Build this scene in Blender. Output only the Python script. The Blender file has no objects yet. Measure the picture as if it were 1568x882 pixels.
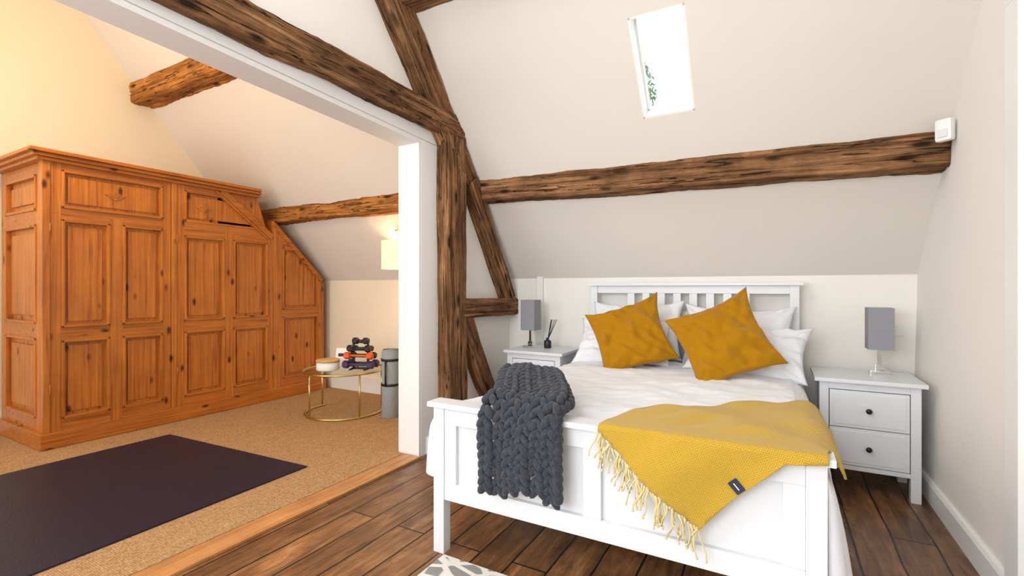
import bpy, bmesh, math, random
from mathutils import Vector, Matrix, noise
random.seed(3)
S = bpy.context.scene
S.view_settings.view_transform = 'Standard'
S.view_settings.look = 'None'
S.view_settings.exposure = 0.12

# ------------------------------------------------------------------ materials
def srgb(r, g, b):
    def f(c):
        c /= 255.0
        return c / 12.92 if c <= 0.04045 else ((c + 0.055) / 1.055) ** 2.4
    return (f(r), f(g), f(b), 1)

def nmat(name):
    m = bpy.data.materials.new(name)
    m.use_nodes = True
    nt = m.node_tree
    return m, nt, nt.nodes['Principled BSDF']

def mat(name, col, rough=0.5, metal=0.0, bump=0.0, bscale=50.0, var=0.0, vscale=3.0, sheen=0.0, spec=0.5):
    m, nt, p = nmat(name)
    p.inputs['Base Color'].default_value = col
    p.inputs['Roughness'].default_value = rough
    p.inputs['Metallic'].default_value = metal
    p.inputs['Specular IOR Level'].default_value = spec
    if sheen:
        p.inputs['Sheen Weight'].default_value = sheen
        p.inputs['Sheen Roughness'].default_value = 0.4
    tc = nt.nodes.new('ShaderNodeTexCoord')
    if var:
        n = nt.nodes.new('ShaderNodeTexNoise'); n.inputs['Scale'].default_value = vscale
        n.inputs['Detail'].default_value = 4
        nt.links.new(tc.outputs['Object'], n.inputs['Vector'])
        r = nt.nodes.new('ShaderNodeValToRGB')
        r.color_ramp.elements[0].position = 0.3; r.color_ramp.elements[1].position = 0.7
        r.color_ramp.elements[0].color = tuple(c * (1 - var) for c in col[:3]) + (1,)
        r.color_ramp.elements[1].color = tuple(min(1, c * (1 + var)) for c in col[:3]) + (1,)
        nt.links.new(n.outputs['Fac'], r.inputs['Fac'])
        nt.links.new(r.outputs['Color'], p.inputs['Base Color'])
    if bump:
        n2 = nt.nodes.new('ShaderNodeTexNoise'); n2.inputs['Scale'].default_value = bscale
        n2.inputs['Detail'].default_value = 3
        nt.links.new(tc.outputs['Object'], n2.inputs['Vector'])
        b = nt.nodes.new('ShaderNodeBump'); b.inputs['Strength'].default_value = bump
        b.inputs['Distance'].default_value = 0.01
        nt.links.new(n2.outputs['Fac'], b.inputs['Height'])
        nt.links.new(b.outputs['Normal'], p.inputs['Normal'])
    return m

def wood(name, stops, stretch=(1.2, 14, 14), rough=0.5, bump=0.3, knots=0.0, knotcol=(0.05, 0.02, 0.008, 1), kscale=(5, 5, 2.2), spec=0.5, crack=0.0, patch=0.0, bdist=0.01, dist=0.6):
    m, nt, p = nmat(name)
    N = nt.nodes; L = nt.links
    p.inputs['Roughness'].default_value = rough
    p.inputs['Specular IOR Level'].default_value = spec
    tc = N.new('ShaderNodeTexCoord')
    mp = N.new('ShaderNodeMapping'); mp.inputs['Scale'].default_value = stretch
    L.new(tc.outputs['Object'], mp.inputs['Vector'])
    n = N.new('ShaderNodeTexNoise'); n.inputs['Scale'].default_value = 1.6
    n.inputs['Detail'].default_value = 8; n.inputs['Roughness'].default_value = 0.62
    n.inputs['Distortion'].default_value = dist
    L.new(mp.outputs['Vector'], n.inputs['Vector'])
    r = N.new('ShaderNodeValToRGB')
    els = r.color_ramp.elements
    els[0].position = stops[0][0]; els[0].color = stops[0][1]
    els[1].position = stops[-1][0]; els[1].color = stops[-1][1]
    for pos, c in stops[1:-1]:
        e = els.new(pos); e.color = c
    L.new(n.outputs['Fac'], r.inputs['Fac'])
    col = r.outputs['Color']
    height = n.outputs['Fac']
    if patch:
        n5 = N.new('ShaderNodeTexNoise'); n5.inputs['Scale'].default_value = 4.2; n5.inputs['Detail'].default_value = 6
        n5.inputs['Roughness'].default_value = 0.65
        L.new(tc.outputs['Object'], n5.inputs['Vector'])
        mr = N.new('ShaderNodeMapRange'); mr.inputs['From Min'].default_value = 0.3; mr.inputs['From Max'].default_value = 0.7
        mr.inputs['To Min'].default_value = 1 - patch; mr.inputs['To Max'].default_value = 1 + patch
        L.new(n5.outputs['Fac'], mr.inputs['Value'])
        hs = N.new('ShaderNodeHueSaturation'); L.new(mr.outputs[0], hs.inputs['Value']); L.new(col, hs.inputs['Color'])
        col = hs.outputs[0]
    if knots:
        mk = N.new('ShaderNodeMapping'); mk.inputs['Scale'].default_value = kscale
        L.new(tc.outputs['Object'], mk.inputs['Vector'])
        v = N.new('ShaderNodeTexVoronoi'); v.inputs['Scale'].default_value = 1.0
        L.new(mk.outputs['Vector'], v.inputs['Vector'])
        rk = N.new('ShaderNodeValToRGB')
        rk.color_ramp.elements[0].position = knots * 0.4; rk.color_ramp.elements[0].color = (1, 1, 1, 1)
        rk.color_ramp.elements[1].position = knots; rk.color_ramp.elements[1].color = (0, 0, 0, 1)
        L.new(v.outputs['Distance'], rk.inputs['Fac'])
        mx = N.new('ShaderNodeMixRGB'); mx.inputs['Color2'].default_value = knotcol
        L.new(rk.outputs['Color'], mx.inputs['Fac']); L.new(col, mx.inputs['Color1'])
        col = mx.outputs['Color']
    if crack:
        mc = N.new('ShaderNodeMapping'); mc.inputs['Scale'].default_value = (stretch[0] * 0.8, stretch[1] * 0.9, stretch[2] * 0.9)
        L.new(tc.outputs['Object'], mc.inputs['Vector'])
        nc = N.new('ShaderNodeTexNoise'); nc.inputs['Scale'].default_value = 1.3; nc.inputs['Detail'].default_value = 3
        L.new(mc.outputs['Vector'], nc.inputs['Vector'])
        rc = N.new('ShaderNodeValToRGB')
        e = rc.color_ramp.elements
        e[0].position = 0.486; e[0].color = (0, 0, 0, 1)
        e[1].position = 0.514; e[1].color = (0, 0, 0, 1)
        q = e.new(0.5); q.color = (crack, crack, crack, 1)
        L.new(nc.outputs['Fac'], rc.inputs['Fac'])
        mx2 = N.new('ShaderNodeMixRGB'); mx2.inputs['Color2'].default_value = (0.03, 0.017, 0.01, 1)
        L.new(rc.outputs['Color'], mx2.inputs['Fac']); L.new(col, mx2.inputs['Color1'])
        col = mx2.outputs['Color']
        sb = N.new('ShaderNodeMath'); sb.operation = 'SUBTRACT'
        L.new(height, sb.inputs[0]); L.new(rc.outputs['Color'], sb.inputs[1]); height = sb.outputs[0]
    L.new(col, p.inputs['Base Color'])
    b = N.new('ShaderNodeBump'); b.inputs['Strength'].default_value = bump
    b.inputs['Distance'].default_value = bdist
    L.new(height, b.inputs['Height']); L.new(b.outputs['Normal'], p.inputs['Normal'])
    return m

M = {}
M['wall'] = mat('plaster_white', srgb(240, 237, 231), 0.9, bump=0.06, bscale=14, var=0.012, vscale=1.5, spec=0.2)
M['ceil'] = mat('plaster_ceiling', srgb(225, 219, 210), 0.9, bump=0.08, bscale=6, var=0.015, vscale=1.0, spec=0.2)
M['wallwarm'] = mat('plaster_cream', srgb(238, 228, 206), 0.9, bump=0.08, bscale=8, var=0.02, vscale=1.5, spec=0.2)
M['trim'] = mat('trim_paint', srgb(238, 238, 237), 0.45)
M['furn'] = mat('furniture_white', srgb(224, 226, 230), 0.38)
M['oak'] = wood('old_oak', [(0.25, srgb(60, 39, 25)), (0.42, srgb(108, 73, 46)), (0.56, srgb(142, 102, 68)), (0.68, srgb(168, 127, 89)), (0.8, srgb(212, 178, 142))],
                (1.0, 22, 22), 0.8, 1.0, knots=0.22, knotcol=srgb(48, 30, 18), kscale=(3.2, 10, 10), crack=0.9, spec=0.2, patch=0.5, bdist=0.022, dist=0.35)
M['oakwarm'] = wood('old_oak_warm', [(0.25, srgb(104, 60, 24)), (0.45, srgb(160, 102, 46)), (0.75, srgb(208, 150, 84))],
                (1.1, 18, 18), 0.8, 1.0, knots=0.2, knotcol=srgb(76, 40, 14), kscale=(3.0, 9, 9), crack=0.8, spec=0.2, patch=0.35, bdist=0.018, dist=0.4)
M['pine'] = wood('pine_varnished', [(0.3, srgb(140, 74, 24)), (0.45, srgb(182, 106, 38)), (0.6, srgb(196, 120, 46)), (0.72, srgb(212, 140, 64))],
                 (28, 28, 0.9), 0.32, 0.1, knots=0.19, knotcol=srgb(78, 34, 10), kscale=(6, 9, 4.2), patch=0.14)
M['pineh'] = wood('pine_varnished_horizontal', [(0.3, srgb(136, 72, 24)), (0.45, srgb(176, 102, 36)), (0.6, srgb(192, 116, 44)), (0.72, srgb(208, 136, 60))],
                 (28, 0.9, 28), 0.32, 0.1, knots=0.16, knotcol=srgb(78, 34, 10), kscale=(6, 4.2, 9), patch=0.14)
M['thresh'] = wood('threshold_pine', [(0.3, srgb(166, 106, 56)), (0.7, srgb(210, 154, 98))], (16, 1.2, 16), 0.4, 0.1, patch=0.2)
M['chrome'] = mat('chrome', (0.8, 0.8, 0.82, 1), 0.12, 1.0)
M['gold'] = mat('brushed_gold', srgb(210, 186, 120), 0.28, 1.0)
M['black'] = mat('black_plastic', (0.012, 0.012, 0.014, 1), 0.4)
M['knob'] = mat('knob_dark', (0.03, 0.03, 0.032, 1), 0.35, 0.6)
M['linen'] = mat('white_linen', srgb(230, 232, 238), 0.85, bump=0.15, bscale=9, sheen=0.15, spec=0.2)
M['velvet'] = mat('mustard_velvet', srgb(168, 117, 10), 0.85, bump=0.15, bscale=120, sheen=0.25, spec=0.12)
M['knit'] = mat('charcoal_wool', srgb(62, 65, 73), 0.95, bump=0.6, bscale=160, var=0.25, vscale=60, sheen=0.2, spec=0.1)
M['shade'] = mat('grey_lampshade', srgb(146, 146, 154), 0.9, bump=0.2, bscale=200)
M['yoga'] = mat('exercise_mat_rubber', srgb(20, 29, 50), 0.4, bump=0.15, bscale=120, var=0.08, vscale=2, spec=0.4)
M['fringe'] = mat('fringe_wool', srgb(214, 198, 148), 0.95, spec=0.1)
M['greymat'] = mat('grey_foam', srgb(150, 158, 160), 0.8, bump=0.2, bscale=90)
M['orange'] = mat('orange_vinyl', srgb(230, 95, 20), 0.45)
M['purple'] = mat('purple_vinyl', srgb(70, 50, 90), 0.45)
M['paper'] = mat('white_card', srgb(240, 238, 235), 0.7)
M['ink'] = mat('dark_ink', srgb(40, 44, 70), 0.8)
M['tan'] = mat('tan_lid', srgb(205, 165, 110), 0.6)
M['leaf'] = mat('tree_leaf', srgb(96, 118, 84), 0.8)
M['bark'] = mat('tree_bark', srgb(84, 72, 60), 0.9)

def glassmat():
    m, nt, p = nmat('clear_glass')
    t = nt.nodes.new('ShaderNodeBsdfTransparent'); t.inputs['Color'].default_value = (0.93, 0.97, 0.95, 1)
    g = nt.nodes.new('ShaderNodeBsdfGlossy'); g.inputs['Roughness'].default_value = 0.03
    mx = nt.nodes.new('ShaderNodeMixShader'); mx.inputs[0].default_value = 0.1
    nt.links.new(t.outputs[0], mx.inputs[1]); nt.links.new(g.outputs[0], mx.inputs[2])
    nt.links.new(mx.outputs[0], nt.nodes['Material Output'].inputs['Surface'])
    return m
M['glass'] = glassmat()

def emis(name, col, strength, base):
    m, nt, p = nmat(name)
    p.inputs['Base Color'].default_value = base
    p.inputs['Emission Color'].default_value = col
    p.inputs['Emission Strength'].default_value = strength
    p.inputs['Roughness'].default_value = 0.9
    return m
M['glowshade'] = emis('lit_lampshade', srgb(255, 222, 170), 0.75, srgb(225, 205, 170))
M['bulb'] = emis('lit_bulb', srgb(255, 190, 110), 6, srgb(255, 240, 220))

def floor_mat():
    m, nt, p = nmat('old_floorboards'); N = nt.nodes; L = nt.links
    tc = N.new('ShaderNodeTexCoord')
    sp = N.new('ShaderNodeSeparateXYZ'); L.new(tc.outputs['Object'], sp.inputs[0])
    nw = N.new('ShaderNodeTexNoise'); nw.inputs['Scale'].default_value = 1.7
    L.new(tc.outputs['Object'], nw.inputs['Vector'])
    mw = N.new('ShaderNodeMath'); mw.operation = 'MULTIPLY_ADD'; mw.inputs[1].default_value = 0.035
    L.new(nw.outputs['Fac'], mw.inputs[0]); L.new(sp.outputs['X'], mw.inputs[2])
    cb = N.new('ShaderNodeCombineXYZ')
    L.new(sp.outputs['Y'], cb.inputs['X']); L.new(mw.outputs[0], cb.inputs['Y'])
    br = N.new('ShaderNodeTexBrick')
    br.inputs['Scale'].default_value = 1.0
    br.inputs['Brick Width'].default_value = 2.8
    br.inputs['Row Height'].default_value = 0.16
    br.inputs['Mortar Size'].default_value = 0.005
    br.inputs['Mortar Smooth'].default_value = 0.3
    br.inputs['Color1'].default_value = (0.0, 0.0, 0.0, 1)
    br.inputs['Color2'].default_value = (1, 1, 1, 1)
    br.inputs['Mortar'].default_value = (0.5, 0.5, 0.5, 1)
    br.offset = 0.37
    L.new(cb.outputs[0], br.inputs['Vector'])
    mp = N.new('ShaderNodeMapping'); mp.inputs['Scale'].default_value = (15, 1.6, 1)
    L.new(tc.outputs['Object'], mp.inputs['Vector'])
    add = N.new('ShaderNodeVectorMath'); add.operation = 'ADD'
    L.new(mp.outputs[0], add.inputs[0])
    sc = N.new('ShaderNodeVectorMath'); sc.operation = 'SCALE'; sc.inputs['Scale'].default_value = 7.0
    L.new(br.outputs['Color'], sc.inputs[0]); L.new(sc.outputs[0], add.inputs[1])
    n = N.new('ShaderNodeTexNoise'); n.inputs['Scale'].default_value = 1.5; n.inputs['Detail'].default_value = 10
    n.inputs['Roughness'].default_value = 0.72; n.inputs['Distortion'].default_value = 1.0
    L.new(add.outputs[0], n.inputs['Vector'])
    r = N.new('ShaderNodeValToRGB'); e = r.color_ramp.elements
    e[0].position = 0.25; e[0].color = srgb(64, 40, 25)
    e[1].position = 0.78; e[1].color = srgb(196, 148, 98)
    q = e.new(0.42); q.color = srgb(110, 74, 46)
    q = e.new(0.58); q.color = srgb(146, 102, 64)
    L.new(n.outputs['Fac'], r.inputs['Fac'])
    hs = N.new('ShaderNodeHueSaturation')
    mr = N.new('ShaderNodeMapRange'); mr.inputs['To Min'].default_value = 0.68; mr.inputs['To Max'].default_value = 1.25
    L.new(br.outputs['Color'], mr.inputs['Value'])
    n4 = N.new('ShaderNodeTexNoise'); n4.inputs['Scale'].default_value = 4.5; n4.inputs['Detail'].default_value = 8; n4.inputs['Roughness'].default_value = 0.65
    L.new(tc.outputs['Object'], n4.inputs['Vector'])
    mr4 = N.new('ShaderNodeMapRange'); mr4.inputs['From Min'].default_value = 0.3; mr4.inputs['From Max'].default_value = 0.7
    mr4.inputs['To Min'].default_value = 0.6; mr4.inputs['To Max'].default_value = 1.3
    L.new(n4.outputs['Fac'], mr4.inputs['Value'])
    mul = N.new('ShaderNodeMath'); mul.operation = 'MULTIPLY'; L.new(mr.outputs[0], mul.inputs[0]); L.new(mr4.outputs[0], mul.inputs[1])
    L.new(mul.outputs[0], hs.inputs['Value'])
    L.new(r.outputs['Color'], hs.inputs['Color'])
    vk = N.new('ShaderNodeTexVoronoi'); vk.inputs['Scale'].default_value = 1.0
    mk = N.new('ShaderNodeMapping'); mk.inputs['Scale'].default_value = (6.5, 3.6, 1)
    L.new(tc.outputs['Object'], mk.inputs['Vector']); L.new(mk.outputs[0], vk.inputs['Vector'])
    rk = N.new('ShaderNodeValToRGB'); rk.color_ramp.elements[0].color = (0.85, 0.85, 0.85, 1); rk.color_ramp.elements[1].position = 0.11; rk.color_ramp.elements[1].color = (0, 0, 0, 1)
    L.new(vk.outputs['Distance'], rk.inputs['Fac'])
    mxk = N.new('ShaderNodeMixRGB'); mxk.inputs['Color2'].default_value = (0.03, 0.014, 0.007, 1)
    L.new(rk.outputs[0], mxk.inputs['Fac']); L.new(hs.outputs[0], mxk.inputs['Color1'])
    mx = N.new('ShaderNodeMixRGB'); mx.inputs['Color2'].default_value = (0.012, 0.008, 0.005, 1)
    L.new(br.outputs['Fac'], mx.inputs['Fac']); L.new(mxk.outputs['Color'], mx.inputs['Color1'])
    L.new(mx.outputs['Color'], p.inputs['Base Color'])
    n3 = N.new('ShaderNodeTexNoise'); n3.inputs['Scale'].default_value = 5
    L.new(tc.outputs['Object'], n3.inputs['Vector'])
    mr2 = N.new('ShaderNodeMapRange'); mr2.inputs['To Min'].default_value = 0.12; mr2.inputs['To Max'].default_value = 0.5
    L.new(n3.outputs['Fac'], mr2.inputs['Value']); L.new(mr2.outputs[0], p.inputs['Roughness'])
    b = N.new('ShaderNodeBump'); b.inputs['Strength'].default_value = 0.45; b.inputs['Distance'].default_value = 0.008
    ma = N.new('ShaderNodeMath'); ma.operation = 'SUBTRACT'
    L.new(n.outputs['Fac'], ma.inputs[0]); L.new(br.outputs['Fac'], ma.inputs[1])
    L.new(ma.outputs[0], b.inputs['Height']); L.new(b.outputs['Normal'], p.inputs['Normal'])
    return m
M['floor'] = floor_mat()

def carpet_mat():
    m, nt, p = nmat('sisal_carpet'); N = nt.nodes; L = nt.links
    tc = N.new('ShaderNodeTexCoord')
    mp = N.new('ShaderNodeMapping'); mp.inputs['Scale'].default_value = (70, 120, 60)
    L.new(tc.outputs['Object'], mp.inputs['Vector'])
    v = N.new('ShaderNodeTexVoronoi'); v.inputs['Scale'].default_value = 1.0
    v.inputs['Randomness'].default_value = 0.35
    L.new(mp.outputs[0], v.inputs['Vector'])
    n = N.new('ShaderNodeTexNoise'); n.inputs['Scale'].default_value = 2.5; n.inputs['Detail'].default_value = 8
    mp2 = N.new('ShaderNodeMapping'); mp2.inputs['Scale'].default_value = (30, 2.5, 1)
    L.new(tc.outputs['Object'], mp2.inputs['Vector']); L.new(mp2.outputs[0], n.inputs['Vector'])
    r = N.new('ShaderNodeValToRGB'); e = r.color_ramp.elements
    e[0].position = 0.0; e[0].color = srgb(224, 192, 148)
    e[1].position = 0.75; e[1].color = srgb(156, 116, 76)
    L.new(v.outputs['Distance'], r.inputs['Fac'])
    hs = N.new('ShaderNodeHueSaturation')
    mr = N.new('ShaderNodeMapRange'); mr.inputs['To Min'].default_value = 0.75; mr.inputs['To Max'].default_value = 1.25
    L.new(n.outputs['Fac'], mr.inputs['Value']); L.new(mr.outputs[0], hs.inputs['Value']); L.new(r.outputs[0], hs.inputs['Color'])
    L.new(hs.outputs[0], p.inputs['Base Color'])
    p.inputs['Roughness'].default_value = 0.95
    p.inputs['Specular IOR Level'].default_value = 0.1
    b = N.new('ShaderNodeBump'); b.inputs['Strength'].default_value = 0.7; b.inputs['Distance'].default_value = 0.004; b.invert = True
    L.new(v.outputs['Distance'], b.inputs['Height']); L.new(b.outputs[0], p.inputs['Normal'])
    return m
M['carpet'] = carpet_mat()

def rug_mat():
    m, nt, p = nmat('patterned_rug'); N = nt.nodes; L = nt.links
    tc = N.new('ShaderNodeTexCoord')
    mp = N.new('ShaderNodeMapping'); mp.inputs['Scale'].default_value = (5, 9, 1); mp.inputs['Rotation'].default_value = (0, 0, 0.78)
    L.new(tc.outputs['Object'], mp.inputs['Vector'])
    v = N.new('ShaderNodeTexVoronoi'); v.feature = 'DISTANCE_TO_EDGE'; v.inputs['Scale'].default_value = 1.8
    L.new(mp.outputs[0], v.inputs['Vector'])
    r = N.new('ShaderNodeValToRGB'); e = r.color_ramp.elements
    e[0].position = 0.12; e[0].color = srgb(226, 224, 220)
    e[1].position = 0.16; e[1].color = srgb(140, 140, 140)
    L.new(v.outputs['Distance'], r.inputs['Fac']); L.new(r.outputs[0], p.inputs['Base Color'])
    p.inputs['Roughness'].default_value = 0.95
    return m
M['rug'] = rug_mat()

def herring_mat():
    m, nt, p = nmat('mustard_herringbone'); N = nt.nodes; L = nt.links
    uv = N.new('ShaderNodeUVMap')
    sp = N.new('ShaderNodeSeparateXYZ'); L.new(uv.outputs[0], sp.inputs[0])
    def mth(op, a, b=None):
        n = N.new('ShaderNodeMath'); n.operation = op
        if isinstance(a, (int, float)): n.inputs[0].default_value = a
        else: L.new(a, n.inputs[0])
        if b is not None:
            if isinstance(b, (int, float)): n.inputs[1].default_value = b
            else: L.new(b, n.inputs[1])
        return n.outputs[0]
    zig = mth('PINGPONG', sp.outputs['X'], 0.011)
    s = mth('ADD', sp.outputs['Y'], zig)
    f = mth('PINGPONG', s, 0.0038)
    f = mth('MULTIPLY', f, 263.0)
    r = N.new('ShaderNodeValToRGB'); e = r.color_ramp.elements
    e[0].position = 0.3; e[0].color = srgb(174, 136, 28)
    e[1].position = 0.7; e[1].color = srgb(194, 162, 72)
    L.new(f, r.inputs['Fac']); L.new(r.outputs[0], p.inputs['Base Color'])
    p.inputs['Roughness'].default_value = 0.95; p.inputs['Specular IOR Level'].default_value = 0.1
    p.inputs['Sheen Weight'].default_value = 0.2
    b = N.new('ShaderNodeBump'); b.inputs['Strength'].default_value = 0.3; b.inputs['Distance'].default_value = 0.003
    L.new(f, b.inputs['Height']); L.new(b.outputs[0], p.inputs['Normal'])
    return m
M['herring'] = herring_mat()

# ------------------------------------------------------------------ mesh builder
class B:
    def __init__(self, *mats):
        self.bm = bmesh.new(); self.mats = [M[x] for x in mats]
    def _add(self, t, mi, smooth, Mx=None):
        if Mx is not None: bmesh.ops.transform(t, matrix=Mx, verts=t.verts)
        for f in t.faces: f.material_index = mi; f.smooth = smooth
        me = bpy.data.meshes.new('t'); t.to_mesh(me); t.free()
        self.bm.from_mesh(me); bpy.data.meshes.remove(me)
    def box(self, x0, x1, y0, y1, z0, z1, mi=0, bev=0.0, Mx=None):
        t = bmesh.new(); bmesh.ops.create_cube(t, size=1)
        bmesh.ops.scale(t, vec=(x1 - x0, y1 - y0, z1 - z0), verts=t.verts)
        bmesh.ops.translate(t, vec=((x0 + x1) / 2, (y0 + y1) / 2, (z0 + z1) / 2), verts=t.verts)
        if bev: bmesh.ops.bevel(t, geom=t.edges[:], offset=bev, segments=2, profile=0.7, affect='EDGES')
        self._add(t, mi, False, Mx)
    def lathe(self, prof, c=(0, 0, 0), seg=32, mi=0, Mx=None, smooth=True):
        t = bmesh.new(); rings = []
        for r, z in prof:
            if r < 1e-5: rings.append([t.verts.new((0, 0, z))])
            else: rings.append([t.verts.new((r * math.cos(2 * math.pi * i / seg), r * math.sin(2 * math.pi * i / seg), z)) for i in range(seg)])
        for a, b in zip(rings, rings[1:]):
            for i in range(seg):
                j = (i + 1) % seg
                if len(a) == 1 and len(b) == 1: continue
                if len(a) == 1: t.faces.new((a[0], b[j], b[i]))
                elif len(b) == 1: t.faces.new((a[i], a[j], b[0]))
                else: t.faces.new((a[i], a[j], b[j], b[i]))
        bmesh.ops.recalc_face_normals(t, faces=t.faces)
        X = Matrix.Translation(c)
        if Mx is not None: X = X @ Mx
        self._add(t, mi, smooth, X)
    def cyl(self, r, z0, z1, c=(0, 0, 0), seg=32, mi=0, Mx=None):
        e = min(0.003, r * 0.2, abs(z1 - z0) * 0.2)
        self.lathe([(0, z0), (r - e, z0), (r, z0 + e), (r, z1 - e), (r - e, z1), (0, z1)], c, seg, mi, Mx)
    def tube(self, pts, r, seg=8, mi=0, closed=False, taper=None):
        t = bmesh.new(); pts = [Vector(p) for p in pts]; n = len(pts); rings = []
        up = None
        for i, p in enumerate(pts):
            if closed: d = pts[(i + 1) % n] - pts[i - 1]
            else: d = pts[min(i + 1, n - 1)] - pts[max(i - 1, 0)]
            d.normalize()
            if up is None:
                up = Vector((0, 0, 1)) if abs(d.z) < 0.9 else Vector((1, 0, 0))
            a = d.cross(up).normalized(); b = a.cross(d).normalized(); up = b
            rr = r if taper is None else r * (1 + (taper - 1) * i / (n - 1))
            rings.append([t.verts.new(p + rr * (math.cos(2 * math.pi * k / seg) * a + math.sin(2 * math.pi * k / seg) * b)) for k in range(seg)])
        m = n if closed else n - 1
        for i in range(m):
            A = rings[i]; Bq = rings[(i + 1) % n]
            for k in range(seg):
                t.faces.new((A[k], A[(k + 1) % seg], Bq[(k + 1) % seg], Bq[k]))
        if not closed:
            t.faces.new(rings[0][::-1]); t.faces.new(rings[-1])
        bmesh.ops.recalc_face_normals(t, faces=t.faces)
        self._add(t, mi, True)
    def prism(self, pts, vec, mi=0):
        t = bmesh.new(); vs = [t.verts.new(p) for p in pts]
        f = t.faces.new(vs)
        r = bmesh.ops.extrude_face_region(t, geom=[f])
        bmesh.ops.translate(t, vec=vec, verts=[v for v in r['geom'] if isinstance(v, bmesh.types.BMVert)])
        bmesh.ops.recalc_face_normals(t, faces=t.faces)
        self._add(t, mi, False)
    def ell(self, Mx, mi=0, u=8, v=6):
        t = bmesh.new(); bmesh.ops.create_uvsphere(t, u_segments=u, v_segments=v, radius=1)
        self._add(t, mi, True, Mx)
    def cutplane(self, co, no):
        geom = self.bm.verts[:] + self.bm.edges[:] + self.bm.faces[:]
        r = bmesh.ops.bisect_plane(self.bm, geom=geom, plane_co=co, plane_no=Vector(no).normalized(), clear_outer=True)
        ed = [e for e in r['geom_cut'] if isinstance(e, bmesh.types.BMEdge)]
        bmesh.ops.holes_fill(self.bm, edges=ed, sides=0)
    def merge(self, other):
        me = bpy.data.meshes.new('t'); other.bm.to_mesh(me); other.bm.free()
        self.bm.from_mesh(me); bpy.data.meshes.remove(me)
    def done(self, name, parent=None, loc=None):
        me = bpy.data.meshes.new(name); self.bm.to_mesh(me); self.bm.free()
        for m in self.mats: me.materials.append(m)
        o = bpy.data.objects.new(name, me); S.collection.objects.link(o)
        if parent: o.parent = parent
        if loc: o.location = loc
        return o

def empty(name, loc=(0, 0, 0)):
    e = bpy.data.objects.new(name, None); S.collection.objects.link(e); e.location = loc
    e.empty_display_size = 0.1
    return e

# ------------------------------------------------------------------ room
SL = 1.22
def zc(y): return 1.245 + SL * (3.82 - y)
NRM = Vector((0, SL, 1)).normalized()

b = B('floor'); b.box(-2.3, 0.95, -1.55, 3.97, -0.1, 0.0); b.done('floor')
b = B('floor'); b.box(-5.6, -2.3, -1.55, 3.97, -0.1, 0.0); b.done('floor_annex')

b = B('ceil')
xs = [-5.6, -0.735, -0.428, 0.98]; ys = [1.62, 2.65, 3.02, 3.95]
for i in range(3):
    for j in range(3):
        if i == 1 and j == 1: continue
        p = [(xs[i], ys[j], zc(ys[j])), (xs[i + 1], ys[j], zc(ys[j])), (xs[i + 1], ys[j + 1], zc(ys[j + 1])), (xs[i], ys[j + 1], zc(ys[j + 1]))]
        b.prism(p, NRM * 0.14)
b.done('ceiling')
b = B('ceil'); b.box(-5.6, 0.98, -1.55, 1.70, 3.9, 4.05); b.done('ceiling_flat')

b = B('wall'); b.box(-2.2, 0.98, 3.82, 3.97, 0, 1.25); b.done('wall_back')
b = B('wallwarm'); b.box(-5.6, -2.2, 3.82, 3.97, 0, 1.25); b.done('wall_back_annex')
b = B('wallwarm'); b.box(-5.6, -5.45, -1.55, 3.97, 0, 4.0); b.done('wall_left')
def xr(z): return 0.735 + 0.023 * z
b = B('wall')
b.prism([(xr(0), -1.55, 0), (xr(0), 3.97, 0), (xr(4), 3.97, 4), (xr(4), -1.55, 4)], (0.15, 0, 0))
b.done('wall_right')
b = B('wall')
X0, X1, Y0, Y1, Z1 = -5.6, 0.98, -1.55, -1.4, 4.0
wins = [(-4.9, -3.0), (-1.9, 0.0)]
cur = X0
for a, c in wins:
    b.box(cur, a, Y0, Y1, 0, Z1); b.box(a, c, Y0, Y1, 0, 0.85); b.box(a, c, Y0, Y1, 2.6, Z1); cur = c
b.box(cur, X1, Y0, Y1, 0, Z1)
b.done('wall_front')
for k, (a, c) in enumerate(wins):
    b = B('trim')
    for (q, w) in ((a, a + 0.05), ((a + c) / 2 - 0.025, (a + c) / 2 + 0.025), (c - 0.05, c)):
        b.box(q, w, -1.5, -1.44, 0.85, 2.6)
    b.box(a, c, -1.5, -1.44, 0.85, 0.9); b.box(a, c, -1.5, -1.44, 2.55, 2.6); b.box(a, c, -1.5, -1.44, 1.7, 1.74)
    b.done('window_%d' % (k + 2))
YJ = 2.565
def zl(y): return 2.18 + 0.034 * (YJ - y)
b = B('wall')
pts = [(-1.4, 0), (-0.6, 0), (-0.6, zl(-0.6)), (YJ, zl(YJ)), (YJ, 0), (3.82, 0), (3.82, zc(3.82)), (1.645, 3.9), (-1.4, 3.9)]
b.prism([(-2.31, y, z) for y, z in pts], (0.16, 0, 0))
b.done('wall_partition')
b = B('trim')
b.box(-2.325, -2.141, YJ - 0.025, YJ, 0, zl(YJ) - 0.02, bev=0.002)
b.prism([(-2.325, -0.6, zl(-0.6) - 0.025), (-2.325, YJ, zl(YJ) - 0.025), (-2.325, YJ, zl(YJ)), (-2.325, -0.6, zl(-0.6))], (0.184, 0, 0))
b.box(-2.15, -2.14, YJ, YJ + 0.25, 0, zl(YJ), bev=0.001)
b.prism([(-2.15, -0.6, zl(-0.6) + 0.001), (-2.15, YJ + 0.25, zl(YJ + 0.25) + 0.011), (-2.15, YJ + 0.25, 2.33), (-2.15, -0.6, 2.4)], (0.01, 0, 0))
b.done('trim_1')
b = B('trim')
b.prism([(xr(0) - 0.02, 2.33, 0), (xr(0) + 0.01, 2.33, 0), (xr(0) + 0.01, 2.33, 0.115), (xr(0) - 0.012, 2.33, 0.115), (xr(0) - 0.02, 2.33, 0.1)], (0, 1.49, 0))
b.done('baseboard_right')
b = B('trim'); b.box(-2.15, 0.73, 3.80, 3.82, 0, 0.115, bev=0.003); b.done('baseboard_back')
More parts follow.
